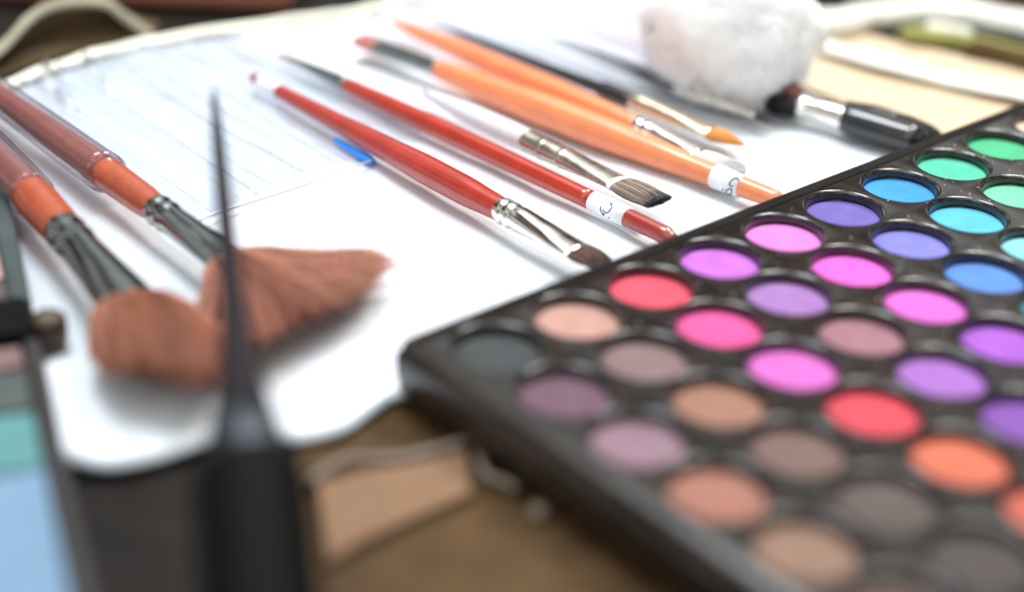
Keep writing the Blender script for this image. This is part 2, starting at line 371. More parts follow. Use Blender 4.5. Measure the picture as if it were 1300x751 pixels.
# 7 black handle long pale ferrule
ax = Axis((620, 18), (865, 112), .0038, .0036)
r = thing('makeup_brush', 'black handled fine brush with long silver ferrule and needle thin tip', 'makeup brush', Vector((ax.A.x, ax.A.y, 0)), GRP)
section(ax, 'handle', M['blackh'], [(620, 18, .7, .7), (700, 49, 1.2, 1.2), (800, 87, 1.8, 1.8), (864, 112, 2.1, 2.1)], r)
section(ax, 'ferrule', M['silver'], [(862, 111, 2.2, 2.2), (880, 118, 2.2, 2.2), (910, 130, 1.5, 1.5), (940, 142, .8, .8), (958, 149, .6, .6)], r)
head(ax, 'bristles', M['h_dark'], 955, 148, .5, .5, 992, 164, .1, .1, 120, r, r0=.0001)
# 8 pale tan-tip brush beside
ax = Axis((872, 112), (938, 138), .0030, .0030)
r = thing('makeup_brush', 'small silver brush with a tan tip half hidden under the cotton wool ball', 'makeup brush', Vector((ax.A.x, ax.A.y, 0)), GRP)
section(ax, 'handle', M['acrylic'], [(842, 100, 1.2, 1.2), (900, 123, 1.5, 1.5)], r)
section(ax, 'ferrule', M['silver'], [(899, 122.5, 1.6, 1.6), (940, 139, 1.4, 1.1)], r)
head(ax, 'bristles', M['h_tan'], 938, 138, 1.3, .9, 966, 148, .9, .5, 300, r)
# 9 pink handle far
ax = Axis((700, 4), (880, 78), .0035, .0035)
r = thing('makeup_brush', 'pale pink handle under milky plastic running beneath the cotton wool ball', 'makeup brush', Vector((ax.A.x, ax.A.y, 0)), GRP)
section(ax, 'handle', M['pink'], [(700, 4, 1.0, 1.0), (760, 28, 2.0, 2.0), (850, 66, 2.4, 2.4), (880, 78, 2.2, 2.2)], r)
section(ax, 'ferrule', M['silver'], [(878, 77, 2.2, 2.2), (930, 99, 2.3, 1.4)], r)
# 10 black fluffy brush right
ax = Axis((1018, 134), (1172, 180), .0042, .0040)
r = thing('makeup_brush', 'short brush with round black and rust bristles, silver ferrule and fat black handle', 'makeup brush', Vector((ax.A.x, ax.A.y, 0)), GRP)
section(ax, 'ferrule', M['silver'], [(1012, 133, 2.9, 2.6), (1020, 135, 3.3, 3.0), (1028, 137, 3.0, 2.8), (1060, 147, 3.3, 3.1), (1074, 151, 3.5, 3.2)], r)
section(ax, 'handle', M['blackh'], [(1072, 150, 3.4, 3.2), (1080, 153, 3.9, 3.6), (1120, 165, 3.9, 3.6), (1160, 177, 3.6, 3.4), (1172, 181, 2.4, 2.2)], r)
head(ax, 'bristles', M['h_black'], 1016, 134, 2.8, 2.3, 964, 119, 4.8, 4.0, 3200, r, dome=.45)
def rf(s, h): return ax.P(ax.T(1016, 134))+ax.side*(s*.002)+ax.up*(.002+h*.0008), -ax.d+ax.up*.3
def tf(s, h, rng): return ax.P(ax.T(992, 124))+ax.side*(s*.0032)+ax.up*(.0048+h*.0008)
strands('bristle_patch', M['h_rust'], 500, rf, tf, .00014, r, rng=random.Random(5), label='rust coloured bristles on top of the black ones')
# 11 black brush head behind
ax = Axis((1060, 128), (1150, 160), .0035, .0035)
r = thing('makeup_brush', 'black brush whose black bristles point to the palette, behind the fat black handle', 'makeup brush', Vector((ax.A.x, ax.A.y, 0)), GRP)
section(ax, 'handle', M['blackh'], [(1075, 133, 1.2, 1.2), (1110, 146, 2.6, 2.4), (1140, 156, 2.9, 2.4)], r)
head(ax, 'bristles', M['h_black'], 1136, 155, 2.6, 2.2, 1198, 176, 3.6, 1.8, 1500, r, dome=.35)

# 12 left brush A : big flat copper head
ax = Axis((2, 205), (92, 305), .0068, .0078)
r = thing('makeup_brush', 'large terracotta brush at far left with flared dark metal ferrule and rounded copper bristles', 'makeup brush', Vector((ax.A.x, ax.A.y, 0)), GRP)
section(ax, 'handle', M['terra'], [(-60, 138, 1.9, 1.9), (-10, 192, 2.7, 2.7), (30, 237, 3.7, 3.7), (52, 262, 4.1, 4.1), (72, 284, 3.9, 3.9), (86, 299, 3.5, 3.5)], r)
section(ax, 'plastic_sleeve', M['sleeve'], [(-60, 138, 3.2, 3.4), (-5, 198, 4.4, 4.3), (22, 229, 4.7, 4.5), (40, 249, 4.6, 4.5)], r)
section(ax, 'ferrule', M['gunmetal'], [(80, 292, 3.7, 3.7), (86, 299, 4.0, 4.0), (91, 304, 3.7, 3.7), (97, 311, 4.0, 4.0), (102, 316, 3.75, 3.75), (125, 342, 4.4, 3.4), (150, 370, 5.2, 2.7), (168, 390, 5.6, 2.3)], r)
cA = ax.P(ax.T(160, 381)); tipz = .0075
def rfA(s, h): return cA+ax.side*(s*.0053)+ax.up*(h*.0021), (ax.d+ax.side*s*.42+ax.up*h*.3).normalized()
arcA = cr([Vector(p+(0,)) for p in [(118, 446), (128, 462), (150, 470), (178, 474), (212, 480), (245, 486), (272, 480), (290, 452), (288, 425)]], 60)
def tfA(s, h, rng):
    q = arcA[min(59, max(0, int((-s*.5+.5)*59+rng.gauss(0, 3))))]
    root_px = (160, 380); f = 1.02-.35*rng.random()**2-.2*abs(h)**2+(.16*rng.random() if rng.random() < .14 else 0)
    x = root_px[0]+(q.x-root_px[0])*f; y = root_px[1]+(q.y-root_px[1])*f
    return G(x+rng.gauss(0, 3), y+rng.gauss(0, 3), max(.0008, tipz-.0020+h*.0052+rng.gauss(0, .0006)))
AXA = ax
strands('bristles', M['h_copper'], 13000, rfA, tfA, .00008, r, bow=.5, rng=random.Random(11), wob=.0011, clump=.0012)
# 13 left brush B
ax = Axis((10, 130), (205, 270), .0062, .0068)
r = thing('makeup_brush', 'terracotta brush whose copper bristles fan out to the right behind the black eyeliner', 'makeup brush', Vector((ax.A.x, ax.A.y, 0)), GRP)
section(ax, 'handle', M['terra'], [(-60, 80, 2.0, 2.0), (10, 130, 2.5, 2.5), (80, 180, 3.1, 3.1), (140, 223, 3.45, 3.45), (180, 252, 3.2, 3.2), (202, 268, 2.8, 2.8)], r)
section(ax, 'plastic_sleeve', M['sleeve'], [(-60, 80, 3.4, 3.3), (20, 137, 4.0, 3.9), (80, 180, 4.3, 4.1), (136, 220, 4.4, 4.2)], r)
section(ax, 'ferrule', M['gunmetal'], [(198, 265, 2.9, 2.9), (203, 269, 3.25, 3.25), (208, 272, 2.95, 2.95), (214, 276, 3.25, 3.25), (219, 280, 2.95, 2.95), (245, 299, 3.4, 2.7), (270, 317, 3.9, 2.2), (292, 333, 4.3, 1.9)], r)
cB = ax.P(ax.T(286, 329))
def rfB(s, h): return cB+ax.side*(s*.0040)+ax.up*(h*.0017), (ax.d+ax.side*s*.3+ax.up*h*.3).normalized()
arcB = cr([Vector(p+(0,)) for p in [(252, 398), (278, 424), (318, 432), (348, 424), (385, 402), (425, 384), (460, 368), (482, 350), (497, 332), (480, 325), (430, 323)]], 60)
def tfB(s, h, rng):
    q = arcB[min(59, max(0, int((-s*.5+.5)*59+rng.gauss(0, 4))))]
    f = 1.02-.45*rng.random()**2-.1*abs(h)**2+(.14*rng.random() if rng.random() < .14 else 0)
    x = 290+(q.x-290)*f; y = 338+(q.y-338)*f
    return G(x+rng.gauss(0, 4), y+rng.gauss(0, 4), max(.0008, .0050+h*.0044+rng.gauss(0, .0007)))
strands('bristles', M['h_copper2'], 14000, rfB, tfB, .00008, r, bow=.4, rng=random.Random(21), wob=.0012, clump=.0015)

# blue strip under the red brush
ax = Axis((395, 158), (478, 208), .0009, .0009)
o = section(ax, 'plastic_stick', M['blue'], [(425, 177, .7, .4), (440, 186, 1.1, .6), (466, 201, 1.3, .7), (474, 206, .8, .5)], None)
tag(o, 'bright blue flat plastic stick peeking out below the red brush', 'plastic stick')

# ---------------------------------------------------------------- cotton wool
def blob(name, cen, rad, m, parent=None, amp=.16, fs=55, sub=5, seed=0):
    import bmesh
    bm = bmesh.new(); bmesh.ops.create_icosphere(bm, subdivisions=sub, radius=1)
    V = []
    for v in bm.verts:
        n = v.co.copy()
        p = Vector((n.x*rad[0], n.y*rad[1], n.z*rad[2]))
        q = (p+Vector((seed, 0, 0)))*fs
        k = 1+amp*noise.noise(q)+amp*.45*noise.noise(q*2.6)+amp*.22*noise.noise(q*6)
        w = p*k+cen
        if w.z < .0007: w.z = .0007
        V.append(w)
    Fc = [tuple(x.index for x in f.verts) for f in bm.faces]; bm.free()
    return obj(name, V, Fc, m, parent), V
cen = G(929, 40, .0165)
rt = thing('cotton_wool_ball', 'large fluffy white cotton wool ball at the far end of the brushes', 'cotton wool', Vector((cen.x, cen.y, 0)))
b1, VV = blob('fibre_ball', cen, (.0205, .0180, .0190), M['cotton'], rt, .16, 70)
rng = random.Random(8); V = []; Fc = []
for k in range(3000):
    p = rng.choice(VV); n = (p-cen).normalized(); t = n.orthogonal().normalized()
    t = (Matrix.Rotation(rng.uniform(0, 6.28), 3, n) @ t); L = rng.uniform(.002, .008)
    pts = [p-n*.0008, p+n*rng.uniform(.0003, .0016)+t*L*.5, p+t*L+n*rng.uniform(-.0006, .0022)]
    pts = [Vector((q.x, q.y, max(.0006, q.z))) for q in pts]
    v, f = tube(pts, .00005, 3); o = len(V); V += v; Fc += [tuple(i+o for i in ff) for ff in f]
for q_, (px_, py_, z_, r_) in enumerate(((862, 20, .019, .0095), (905, 92, .008, .0085), (1010, 40, .015, .008))):
    blob('tuft', G(px_, py_, z_), (r_, r_, r_*.9), M['cotton'], rt, .2, 110, 4, q_+1)
fz = obj('loose_fibres', V, Fc, M['cotton'], rt); fz['kind'] = 'stuff'

# ---------------------------------------------------------------- big palette
ORG = Vector((-0.00175186, 0.23317906, 0.0065)); U = Vector((0.74865, 0.66296, 0)); W = Vector((0.66297, -0.74865, 0))
PU, PV = .018, .01674
def PP(u, v, z): return ORG + U*(u*PU) + W*(v*PV) + Vector((0, 0, z-.0065))
NUc, NVc = 11, 7
RT = .0087
pal = thing('eyeshadow_palette', 'large black eyeshadow palette with rows of round bright colour pans', 'makeup palette', PP(-.73, -.61, 0))
# tray with wells
prof = [(.00836, -.00001), (.0083, 0), (.0082, -.00001), (.0081, -.00004), (.0080, -.00009), (.0079, -.00016), (.0078, -.00025), (.0077, -.00036), (.0076, -.00054), (.00755, -.0009), (.00752, -.0042)]
V = []; Fc = []; n = 64
def rect_pt(a, hw, hh):
    c, s = math.cos(a), math.sin(a); k = min(hw/abs(c) if abs(c) > 1e-9 else 9, hh/abs(s) if abs(s) > 1e-9 else 9); return c*k, s*k
angs = sorted([2*math.pi*k/n for k in range(n)] + [s*math.atan2(PV/2, PU/2)+o_ for s, o_ in ((1, 0), (-1, math.pi), (1, math.pi), (-1, 2*math.pi))])
na = len(angs)
for iu in range(NUc):
    for iv in range(NVc):
        cc = PP(iu, iv, RT); b = len(V)
        for a in angs:
            x, y = rect_pt(a, PU/2, PV/2); V.append(cc+U*x+W*y+Vector((0, 0, -.00001)))
        for r_, dz in prof:
            for a in angs: V.append(cc+U*(r_*math.cos(a))+W*(r_*math.sin(a))+Vector((0, 0, dz)))
        for j in range(len(prof)):
            for k in range(na):
                k2 = (k+1) % na; Fc.append((b+j*na+k, b+j*na+k2, b+(j+1)*na+k2, b+(j+1)*na+k))
        Fc.append(tuple(b+len(prof)*na+k for k in range(na)))
Fc = [tuple(reversed(f)) for f in Fc]
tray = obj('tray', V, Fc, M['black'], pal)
# frame around: swept profile (offset outwards, z)
u0, v0, u1, v1 = -.5, -.5, NUc-.5, NVc-.5
def ringpts(off, z, rad, nseg=6):
    """rounded rectangle at metres offset from the cell block; the left/near sides are wider"""
    ox = off*4.2 if False else off
    pts = []
    a0 = PP(u0, v0, z); 
    x0, y0, x1, y1 = u0*PU-off*LW, v0*PV-off*BW, u1*PU+off*LW, v1*PV+off*LW
    for cx_, cy_, st_ in ((x0+rad, y0+rad, math.pi), (x1-rad, y0+rad, 1.5*math.pi), (x1-rad, y1-rad, 0), (x0+rad, y1-rad, .5*math.pi)):
        for q in range(nseg+1):
            a = st_+q/nseg*math.pi/2
            pts.append(ORG + U*(cx_+rad*math.cos(a)) + W*(cy_+rad*math.sin(a)) + Vector((0, 0, z-.0065)))
    return pts
LW = .0048; BW = .0031      # total width of the border at the sides and at the back
fp = [(0, RT-.00001), (.12, RT-.0004), (.30, RT-.0007), (.40, RT-.0001), (.50, RT+.0006), (.62, RT+.0008), (.72, RT+.0006), (.80, RT-.0001), (.84, RT-.0010), (.86, RT-.0014), (.98, RT-.0017), (1.0, RT-.0022), (.98, .0035), (.94, .0028), (.90, .0004), (.86, 0)]
rings = [ringpts(o_, z, 0.0001+.0017*min(1, max(0, o_-.1)/.6)) for o_, z in fp]
V = [p for rg in rings for p in rg]; m_ = len(rings[0]); Fc = []
for j in range(len(rings)-1):
    for k in range(m_): Fc.append((j*m_+k, j*m_+(k+1) % m_, (j+1)*m_+(k+1) % m_, (j+1)*m_+k))
Fc.append(tuple((len(rings)-1)*m_+k for k in range(m_)))
Fc = [tuple(reversed(f)) for f in Fc]
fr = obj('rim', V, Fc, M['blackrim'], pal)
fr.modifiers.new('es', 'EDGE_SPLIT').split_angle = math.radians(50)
# hinge lugs on the back edge
def slab(p, q, wd, z0, z1):
    d = (q-p).normalized(); s = d.cross(Vector((0, 0, 1)))
    V = []
    for z in (z0, z1):
        for a, b in ((p, 0), (q, 0), (q, 1), (p, 1)): V.append(Vector((a.x, a.y, z)) + s*wd*(b))
    return V, [(3, 2, 1, 0), (4, 5, 6, 7), (0, 1, 5, 4), (1, 2, 6, 5), (2, 3, 7, 6), (3, 0, 4, 7)]
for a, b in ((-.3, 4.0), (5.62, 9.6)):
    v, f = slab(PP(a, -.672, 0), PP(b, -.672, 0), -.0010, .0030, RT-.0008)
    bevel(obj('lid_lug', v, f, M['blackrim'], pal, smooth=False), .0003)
# colours
cols = {}
rows = [
 [('charcoal', 34, 41, 45), ('rosy beige', 186, 138, 124), ('raspberry red', 236, 58, 88), ('orchid purple', 190, 92, 206), ('light magenta', 236, 120, 216), ('deep violet', 104, 84, 178), ('bright blue', 18, 148, 226), ('sea green', 62, 196, 162), ('emerald green', 46, 182, 122), ('pale peach', 242, 196, 178), ('cream', 236, 216, 190)],
 [('dark mauve', 118, 72, 98), ('taupe pink', 152, 116, 118), ('hot pink', 242, 66, 152), ('soft lilac', 162, 108, 184), ('vivid pink', 252, 88, 216), ('periwinkle', 122, 120, 218), ('sky cyan', 74, 192, 230), ('mint green', 112, 214, 172), ('apple green', 130, 200, 90), ('lemon', 235, 220, 110), ('ivory', 236, 226, 206)],
 [('dusty rose', 170, 126, 146), ('copper brown', 190, 126, 100), ('orchid pink', 228, 98, 202), ('dusty mauve', 162, 104, 120), ('fuchsia pink', 238, 98, 216), ('cornflower blue', 74, 138, 228), ('pale aqua', 138, 218, 236), ('turquoise', 60, 200, 200), ('leaf green', 90, 180, 80), ('yellow', 240, 210, 70), ('sand', 220, 196, 150)],
 [('salmon', 204, 126, 102), ('cocoa brown', 138, 98, 88), ('scarlet', 238, 46, 74), ('amethyst', 172, 100, 204), ('bright violet', 178, 78, 218), ('teal blue', 36, 150, 186), ('azure', 60, 170, 220), ('jade', 40, 170, 130), ('lime', 170, 205, 60), ('amber', 236, 170, 50), ('bisque', 226, 190, 160)],
 [('tan', 176, 130, 104), ('dark cocoa', 98, 76, 68), ('burnt orange', 228, 104, 66), ('grape purple', 132, 58, 178), ('indigo', 80, 60, 170), ('royal blue', 40, 90, 200), ('teal', 30, 140, 150), ('forest green', 40, 120, 70), ('olive green', 120, 140, 50), ('orange', 236, 130, 40), ('apricot', 236, 170, 120)],
 [('mocha', 120, 88, 74), ('espresso', 70, 52, 46), ('coral', 214, 92, 66), ('plum', 110, 50, 110), ('navy', 40, 44, 110), ('blue', 30, 80, 170), ('pine', 20, 100, 90), ('moss', 80, 110, 50), ('khaki', 150, 140, 80), ('rust', 180, 80, 40), ('peach', 236, 176, 140)],
 [('chestnut', 110, 66, 50), ('walnut', 90, 66, 54), ('brick', 160, 60, 50), ('wine', 110, 30, 60), ('grey', 110, 110, 116), ('slate', 70, 80, 96), ('steel', 100, 120, 136), ('stone', 150, 146, 130), ('bronze', 140, 104, 60), ('copper', 190, 110, 70), ('pearl', 226, 216, 210)]]
def pan_mat(nm, rgb):
    c = tuple(min(.93, v) for v in lin(rgb))
    m = bpy.data.materials.new('powder '+nm); m.use_nodes = True; nt = m.node_tree; N = nt.nodes; Lk = nt.links; b = N['Principled BSDF']
    tc = N.new('ShaderNodeTexCoord'); no = N.new('ShaderNodeTexNoise'); no.inputs['Scale'].default_value = 260; no.inputs['Detail'].default_value = 6
    oi = N.new('ShaderNodeObjectInfo'); ad = N.new('ShaderNodeVectorMath'); ad.operation = 'ADD'
    Lk.new(tc.outputs['Object'], ad.inputs[0]); Lk.new(oi.outputs['Location'], ad.inputs[1]); Lk.new(ad.outputs[0], no.inputs['Vector'])
    rp = N.new('ShaderNodeValToRGB'); rp.color_ramp.elements[0].position = .3; rp.color_ramp.elements[1].position = .72
    rp.color_ramp.elements[0].color = (*[v*.86 for v in c], 1); rp.color_ramp.elements[1].color = (*[min(.95, v*1.05+.012) for v in c], 1)
    Lk.new(no.outputs['Fac'], rp.inputs[0]); Lk.new(rp.outputs[0], b.inputs['Base Color'])
    b.inputs['Roughness'].default_value = .62; b.inputs['Sheen Weight'].default_value = .25; b.inputs['Specular IOR Level'].default_value = .3
    n2 = N.new('ShaderNodeTexNoise'); n2.inputs['Scale'].default_value = 1400; n2.inputs['Detail'].default_value = 3; Lk.new(ad.outputs[0], n2.inputs['Vector'])
    bp = N.new('ShaderNodeBump'); bp.inputs['Strength'].default_value = .35; bp.inputs['Distance'].default_value = .0003
    Lk.new(n2.outputs['Fac'], bp.inputs['Height']); Lk.new(bp.outputs[0], b.inputs['Normal'])
    return m
rng = random.Random(4)
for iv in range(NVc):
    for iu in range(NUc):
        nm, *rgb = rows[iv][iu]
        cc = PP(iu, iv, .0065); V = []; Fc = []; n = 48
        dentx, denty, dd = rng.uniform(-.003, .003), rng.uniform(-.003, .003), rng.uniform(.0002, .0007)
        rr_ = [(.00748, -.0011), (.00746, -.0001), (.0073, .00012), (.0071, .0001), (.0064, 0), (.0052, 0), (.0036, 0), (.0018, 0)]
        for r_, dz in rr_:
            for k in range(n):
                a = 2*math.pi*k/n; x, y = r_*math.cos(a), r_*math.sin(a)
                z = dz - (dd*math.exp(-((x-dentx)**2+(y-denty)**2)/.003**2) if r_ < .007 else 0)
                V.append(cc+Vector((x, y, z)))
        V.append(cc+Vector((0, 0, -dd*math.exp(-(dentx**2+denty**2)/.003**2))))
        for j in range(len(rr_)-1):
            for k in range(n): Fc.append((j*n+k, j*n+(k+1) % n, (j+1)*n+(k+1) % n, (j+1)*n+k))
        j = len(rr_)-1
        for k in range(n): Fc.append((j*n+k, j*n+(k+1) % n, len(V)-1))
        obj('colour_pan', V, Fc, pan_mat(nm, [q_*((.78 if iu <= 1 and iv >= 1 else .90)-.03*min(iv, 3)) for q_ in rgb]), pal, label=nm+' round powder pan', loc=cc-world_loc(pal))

# powder crumbs spilled on the black plastic
V = []; Fc = []
for k in range(1500):
    uu, vv = rng.uniform(-.45, 10), rng.uniform(-.45, 6)
    q = PP(uu, vv, 0); iu, iv = round(uu), round(vv); dd = (q-PP(iu, iv, 0)).length
    if dd < .0084 or iu > 10 or iv > 6: continue
    c = PP(uu, vv, RT+.0001); rr = .00009+.0002*rng.random()**3; b = len(V)
    for a_ in range(5): V.append(c+Vector((rr*math.cos(a_*1.257)*rng.uniform(.6, 1.2), rr*math.sin(a_*1.257)*rng.uniform(.6, 1.2), -.0001)))
    V.append(c+Vector((0, 0, rr*.5))); Fc += [(b+a_, b+(a_+1) % 5, b+5) for a_ in range(5)]
cr_ = obj('powder_crumbs', V, Fc, mat('spilled powder', lin((196, 140, 140)), .9, n_scale=60, col2=lin((120, 170, 190))), pal); cr_['kind'] = 'stuff'

# ---------------------------------------------------------------- left palette
zl = .0060
L0 = G(0, 195, zl); L3 = G(103, 661, zl); D = (L3-L0).normalized(); Sd = Vector((D.y, -D.x, 0))
if Sd.x > 0: Sd = -Sd
def LP(t, s, z): return L0 + D*t + Sd*s + Vector((0, 0, z-zl))
def tl(x, y): return (G(x, y, zl)-L0).dot(D)
left = thing('eyeshadow_palette', 'dark rectangular eyeshadow palette at the left edge with oblong pink, teal and pale blue pans', 'makeup palette', LP(0, 0, 0))
def box(name, t0, t1, s0, s1, z0, z1, m, parent, bw=.0006, label=None):
    P = [LP(t, s, z) for z in (z0, z1) for t, s in ((t0, s0), (t1, s0), (t1, s1), (t0, s1))]
    o = obj(name, P, [(0, 1, 2, 3), (7, 6, 5, 4), (0, 4, 5, 1), (1, 5, 6, 2), (2, 6, 7, 3), (3, 7, 4, 0)], m, parent, smooth=False, label=label)
    bevel(o, bw); return o
tb0, tb1 = tl(20, 381), tl(30, 428)
tend = tl(110, 800)
FWd = .0032
M['leftframe'] = mat('dark slate plastic', lin((50, 62, 62)), .3, n_scale=80, n_amt=.3)
M['leftframe2'] = mat('dark brown plastic', lin((32, 23, 25)), .4, n_scale=80, n_amt=.3)
box('lid', -.03, tb0, 0, .06, .0002, .0040, M['leftframe'], left, .0008)
box('lid_edge', -.03, tb0-.0002, .0001, .0037, .0041, zl, M['leftframe'], left)
box('hinge', tb0+.0002, tb1, .0008, .06, .0002, zl+.0012, M['linercap'], left, .0012)
box('base', tb1+.0002, tend, 0, .06, .0002, .0036, M['leftframe2'], left, .0006)
box('base_edge', tb1+.0004, tend-.0002, .0001, .0030, .0037, zl, M['leftframe2'], left)
def lpan(y0, y1, nm, rgb, x=20, s0=.0034, z=.0050):
    m = pan_mat(nm, [v*.74 for v in rgb])
    box('oblong_pan', tl(x, y0), tl(x, y1), s0, .045, .0041, z, m, left, .0004, label=nm+' oblong powder pan')
lpan(215, 262, 'soft brown', (120, 96, 90), s0=.0040, z=.0052)
lpan(268, 345, 'powder pink', (232, 184, 172), s0=.0040, z=.0052)
lpan(349, 378, 'dark mauve', (92, 72, 78), s0=.0040, z=.0052)
lpan(432, 458, 'rosy brown', (150, 108, 108))
lpan(463, 512, 'slate green', (70, 84, 84))
lpan(517, 588, 'teal', (92, 168, 170))
lpan(592, 790, 'pale blue', (132, 174, 212))
cp = G(60, 410, .0045); V, Fc = loft([(cp+Vector((0, 0, z)), Vector((1, 0, 0)), Vector((0, 1, 0)), r_, r_) for z, r_ in ((-.0035, .0032), (0, .0034), (.0012, .0031), (.0020, .0018), (.0022, .0003))], 32)
obj('clasp_knob', V, Fc, M['brass'], left)

# ---------------------------------------------------------------- upright eyeliner in the foreground
bp_ = G(316, 602, .019); tip = CAM+ray(271, 114)*.28
r = thing('eyeliner_brush', 'black eyeliner brush with thick cap and long thin pointed tip rising in the foreground', 'eyeliner', Vector((bp_.x, bp_.y, -.004)))
dv = (tip-bp_); Ld = dv.length; dv.normalize(); sx = dv.cross(Vector((0, 1, 0))).normalized(); sy = sx.cross(dv)
def lin_sec(name, m, prof):
    V, Fc = loft([(bp_+dv*(t*Ld), sx, sy, r_/1000, r_/1000) for t, r_ in prof], 48); return obj(name, V, Fc, m, r)
down = -(bp_.z-.003)/Ld/dv.z
lin_sec('cap', M['linercap'], [(down, 7.4), (down+.015, 7.7), (-.05, 7.7), (-.012, 7.6), (0, 7.2)])
lin_sec('collar', M['linercollar'], [(-.002, 5.9), (.03, 5.85), (.07, 5.4), (.12, 4.6)])
lin_sec('stem', M['linerblack'], [(.118, 4.5), (.16, 3.8), (.22, 3.0), (.30, 2.4), (.40, 2.0), (.60, 1.55), (.80, 1.15), (.86, 1.0)])
lin_sec('pointed_tip', M['h_black'], [(.858, 1.02), (.92, .85), (.97, .6), (1.0, .2)])

# ---------------------------------------------------------------- tan case in front of the roll
case = thing('makeup_case', 'brown makeup case with tan panel and worn grey edge below the big palette corner', 'makeup case', G(500, 640, -.004))
def poly_slab(name, px, z0, z1, m, parent, bw=.0005, label=None):
    n = len(px); V = [G(x, y, z1)+Vector((0, 0, z0-z1)) for x, y in px]+[G(x, y, z1) for x, y in px]
    Fc = [tuple(range(n)), tuple(range(n, 2*n))[::-1]]+[(k, k+n, (k+1) % n+n, (k+1) % n) for k in range(n)]
    return bevel(obj(name, V, Fc, m, parent, smooth=False, label=label), bw)
poly_slab('case_floor', [(375, 560), (470, 520), (600, 500), (880, 690), (900, 790), (375, 790)], -.0039, -.0032, M['brownfloor'], case)
poly_slab('tan_panel', [(402, 612), (460, 596), (530, 584), (592, 568), (599, 624), (556, 642), (505, 664), (450, 690), (416, 712)], -.0031, -.0014, M['tan'], case)
v, f = tube(cr([G(392, 612, -.0014), G(440, 585, -.001), G(500, 583, -.001), (G(560, 570, -.001)), G(604, 556, -.001)], 30), .0010, 12)
obj('top_edge', v, f, M['greyrim'], case)
v, f = tube(cr([G(604, 556, -.001), G(610, 585, -.0015), G(618, 604, -.0015), G(640, 612, -.0015), G(655, 622, -.0015)], 24), .0008, 12)
obj('side_edge', v, f, M['greyrim'], case)
for x, y in ((684, 646),):
    p = G(x, y, -.0012)
    V, Fc = loft([(p+Vector((0, 0, z)), Vector((1, 0, 0)), Vector((0, 1, 0)), q, q) for z, q in ((-.0022, .0014), (-.0006, .0015), (.0003, .0012), (.0007, .0004))], 24)
    obj('rivet', V, Fc, M['greyrim'], case)

# ---------------------------------------------------------------- canvas, folds and things at the back
poly = [(700, -16), (800, 18), (900, 58), (1050, 120), (1190, 176), (1420, 262), (1500, 130), (1330, 96), (1040, 30), (900, -60), (720, -70)]
cv = poly_slab('canvas_mat', poly, -.0036, -.0022, M['beige'], None, .0004)
tag(cv, 'beige canvas mat beyond the cotton wool at the upper right', 'mat')
def fold(name, px, r_mm, h_mm, m, z=.0, parent=None, amp=.0012, seg=100):
    hp = cr([G(x, y, z) for x, y in px], seg); st = []
    for i, p in enumerate(hp):
        d = (hp[min(i+1, seg-1)]-hp[max(i-1, 0)]).normalized(); s = d.cross(Vector((0, 0, 1))).normalized()
        k = min(1, .25+min(i, seg-1-i)/12)
        st.append((p+Vector((0, 0, nz(p, 60, amp))), s, Vector((0, 0, 1)), r_mm/1000*k*(1+.25*noise.noise(p*70)), h_mm/1000*k))
    v, f = loft(st, 20); return obj(name, v, f, m, parent)
cf = thing('cream_cloth', 'cream cloth with puffy folds and yellow green lining showing at the upper right corner', 'cloth', G(1180, 60, 0))
fold('front_fold', [(1000, 34), (1060, 62), (1140, 84), (1230, 104), (1360, 132)], 4.6, .9, M['cream'], 0, cf)
fold('back_fold', [(1010, 22), (1060, 34), (1110, 22), (1180, 16), (1250, 22), (1380, 60)], 5.5, 4.0, M['cream'], 0, cf)
fold('lining', [(1140, 42), (1200, 50), (1260, 62), (1380, 92)], 3.4, 2.4, M['green'], 0, cf)
fold('dark_lining', [(1225, 62), (1260, 68), (1310, 80), (1380, 96)], 1.6, 3.0, M['olive'], 0, cf)
fold('middle_fold', [(1170, 40), (1195, 46), (1222, 52), (1236, 56)], 2.4, 3.8, M['cream'], 0, cf, seg=60)
# lifted flap at the upper left
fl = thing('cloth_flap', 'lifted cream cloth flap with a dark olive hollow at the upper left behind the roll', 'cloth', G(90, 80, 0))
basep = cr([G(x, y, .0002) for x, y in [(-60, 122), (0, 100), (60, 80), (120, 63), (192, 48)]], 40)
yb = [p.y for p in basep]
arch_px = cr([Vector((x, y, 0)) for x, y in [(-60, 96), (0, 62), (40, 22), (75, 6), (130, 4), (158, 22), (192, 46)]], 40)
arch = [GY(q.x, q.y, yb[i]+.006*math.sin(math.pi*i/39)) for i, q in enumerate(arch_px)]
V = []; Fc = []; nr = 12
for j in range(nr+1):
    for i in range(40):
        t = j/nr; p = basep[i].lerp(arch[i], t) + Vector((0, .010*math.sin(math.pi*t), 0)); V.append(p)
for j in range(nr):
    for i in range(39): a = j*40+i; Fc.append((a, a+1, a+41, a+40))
o = obj('shaded_hollow', V, Fc, M['olive'], fl); q = o.modifiers.new('s', 'SOLIDIFY'); q.thickness = .0008; q.offset = 1  # dark olive colour carries the shade inside the flap
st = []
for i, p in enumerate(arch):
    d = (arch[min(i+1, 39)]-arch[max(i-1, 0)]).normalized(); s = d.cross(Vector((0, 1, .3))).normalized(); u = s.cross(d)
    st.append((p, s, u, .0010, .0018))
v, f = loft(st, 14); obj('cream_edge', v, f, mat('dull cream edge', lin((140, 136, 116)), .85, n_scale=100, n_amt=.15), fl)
def bigbox(name, x0, x1, y0, y1, z1, m, label, cat):
    V = [(x, y, z) for z in (tz+.0002, z1) for x, y in ((x0, y0), (x1, y0), (x1, y1), (x0, y1))]
    o = obj(name, V, [(3, 2, 1, 0), (4, 5, 6, 7), (0, 1, 5, 4), (1, 2, 6, 5), (2, 3, 7, 6), (3, 0, 4, 7)], m, None, smooth=False)
    bevel(o, .003, 4); return tag(o, label, cat)
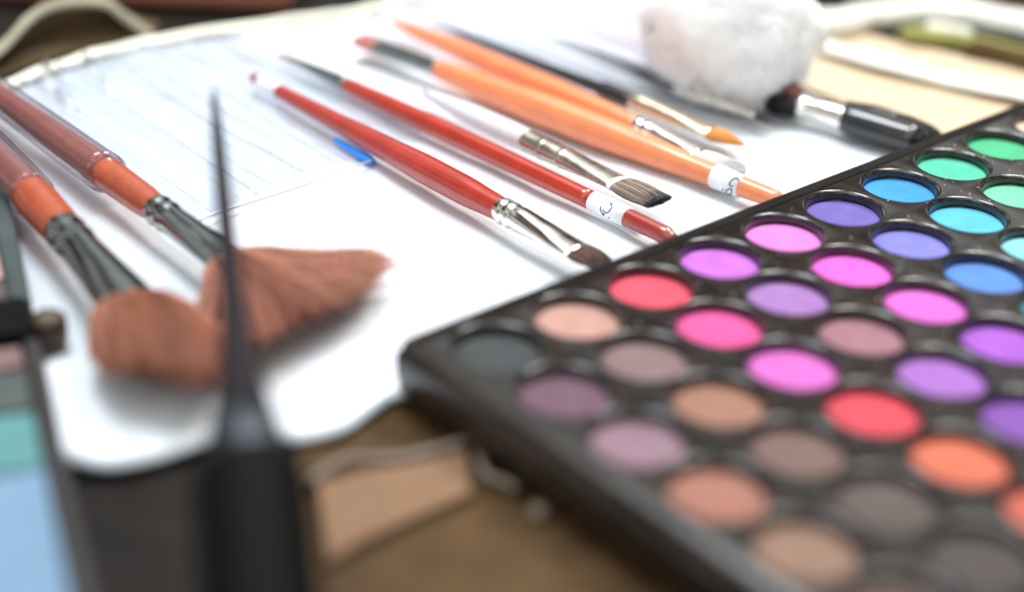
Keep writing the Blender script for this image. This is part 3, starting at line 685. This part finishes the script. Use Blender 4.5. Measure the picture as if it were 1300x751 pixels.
pb = G(200, 13, -.004)
bigbox('rosewood_box', -.20, G(372, 12, -.004).x, pb.y, pb.y+.06, .02, M['skin'], 'rosy brown box along the top left edge, far behind the roll', 'box')
pb = G(1200, 12, .0)
M['skin2'] = mat('mauve brown box', lin((128, 98, 92)), .7, n_scale=40, n_amt=.3)
bigbox('mauve_box', G(1120, 10, 0).x, .30, pb.y+.012, pb.y+.07, .012, M['skin2'], 'mauve brown box behind the cream cloth at the upper right edge', 'box')

# ---------------------------------------------------------------- light, world, camera
w = bpy.data.worlds.new('World'); S.world = w; w.use_nodes = True; N = w.node_tree.nodes; Lk = w.node_tree.links
bg = N['Background']; tc = N.new('ShaderNodeTexCoord'); no = N.new('ShaderNodeTexNoise'); no.inputs['Scale'].default_value = 2.3; no.inputs['Detail'].default_value = 0
rp = N.new('ShaderNodeValToRGB'); e = rp.color_ramp.elements
e[0].position = .38; e[0].color = (.05, .04, .035, 1); e[1].position = .60; e[1].color = (1.7, 1.85, 1.8, 1)
x = e.new(.49); x.color = (.55, .40, .29, 1)
Lk.new(tc.outputs['Generated'], no.inputs['Vector']); Lk.new(no.outputs['Fac'], rp.inputs[0]); Lk.new(rp.outputs[0], bg.inputs[0])
sx_ = N.new('ShaderNodeSeparateXYZ'); Lk.new(tc.outputs['Generated'], sx_.inputs[0])      # the room: darker walls, brighter ceiling
mr_ = N.new('ShaderNodeMapRange'); mr_.interpolation_type = 'SMOOTHSTEP'; mr_.inputs[1].default_value = .62; mr_.inputs[2].default_value = .85; mr_.inputs[3].default_value = .34; mr_.inputs[4].default_value = 1.3
Lk.new(sx_.outputs[2], mr_.inputs[0]); Lk.new(mr_.outputs[0], bg.inputs[1])
def area(name, loc, target, size, power, col):
    l = bpy.data.lights.new(name, 'AREA'); l.shape = 'RECTANGLE'; l.size = size[0]; l.size_y = size[1]; l.energy = power; l.color = col
    o = bpy.data.objects.new(name, l); C.objects.link(o); o.location = loc
    o.rotation_euler = (Vector(target)-Vector(loc)).to_track_quat('-Z', 'Y').to_euler(); return o
area('window_light', (.42, .85, 1.10), (0, .3, 0), (.30, .30), 12.5, (1, .97, .93))
area('ceiling_light', (-.22, .62, 1.25), (0, .3, 0), (.42, .42), 14, (.87, .94, 1))
area('fill_light', (-.75, -.75, .85), (0, .3, 0), (.8, .6), 3.5, (1, .98, .96))  # added soft fill from behind the camera, no known lamp there
cam = bpy.data.cameras.new('camera'); co = bpy.data.objects.new('camera', cam); C.objects.link(co); S.camera = co
m3 = Matrix((RR, -RD, -RF)).transposed(); co.matrix_world = Matrix.Translation(CAM) @ m3.to_4x4()
cam.sensor_width = 36; cam.sensor_fit = 'HORIZONTAL'; cam.lens = 36*F/1300; cam.shift_y = -(375.5-CY)/1300
cam.clip_start = .005; cam.clip_end = 50
cam.dof.use_dof = True; cam.dof.focus_distance = .334; cam.dof.aperture_fstop = cam.lens/1000/.0138; cam.dof.aperture_blades = 0
S.view_settings.view_transform = 'Standard'; S.view_settings.look = 'None'; S.view_settings.exposure = .12; S.view_settings.gamma = 1
S.render.engine = 'CYCLES'; S.cycles.max_bounces = 8; S.cycles.transparent_max_bounces = 12
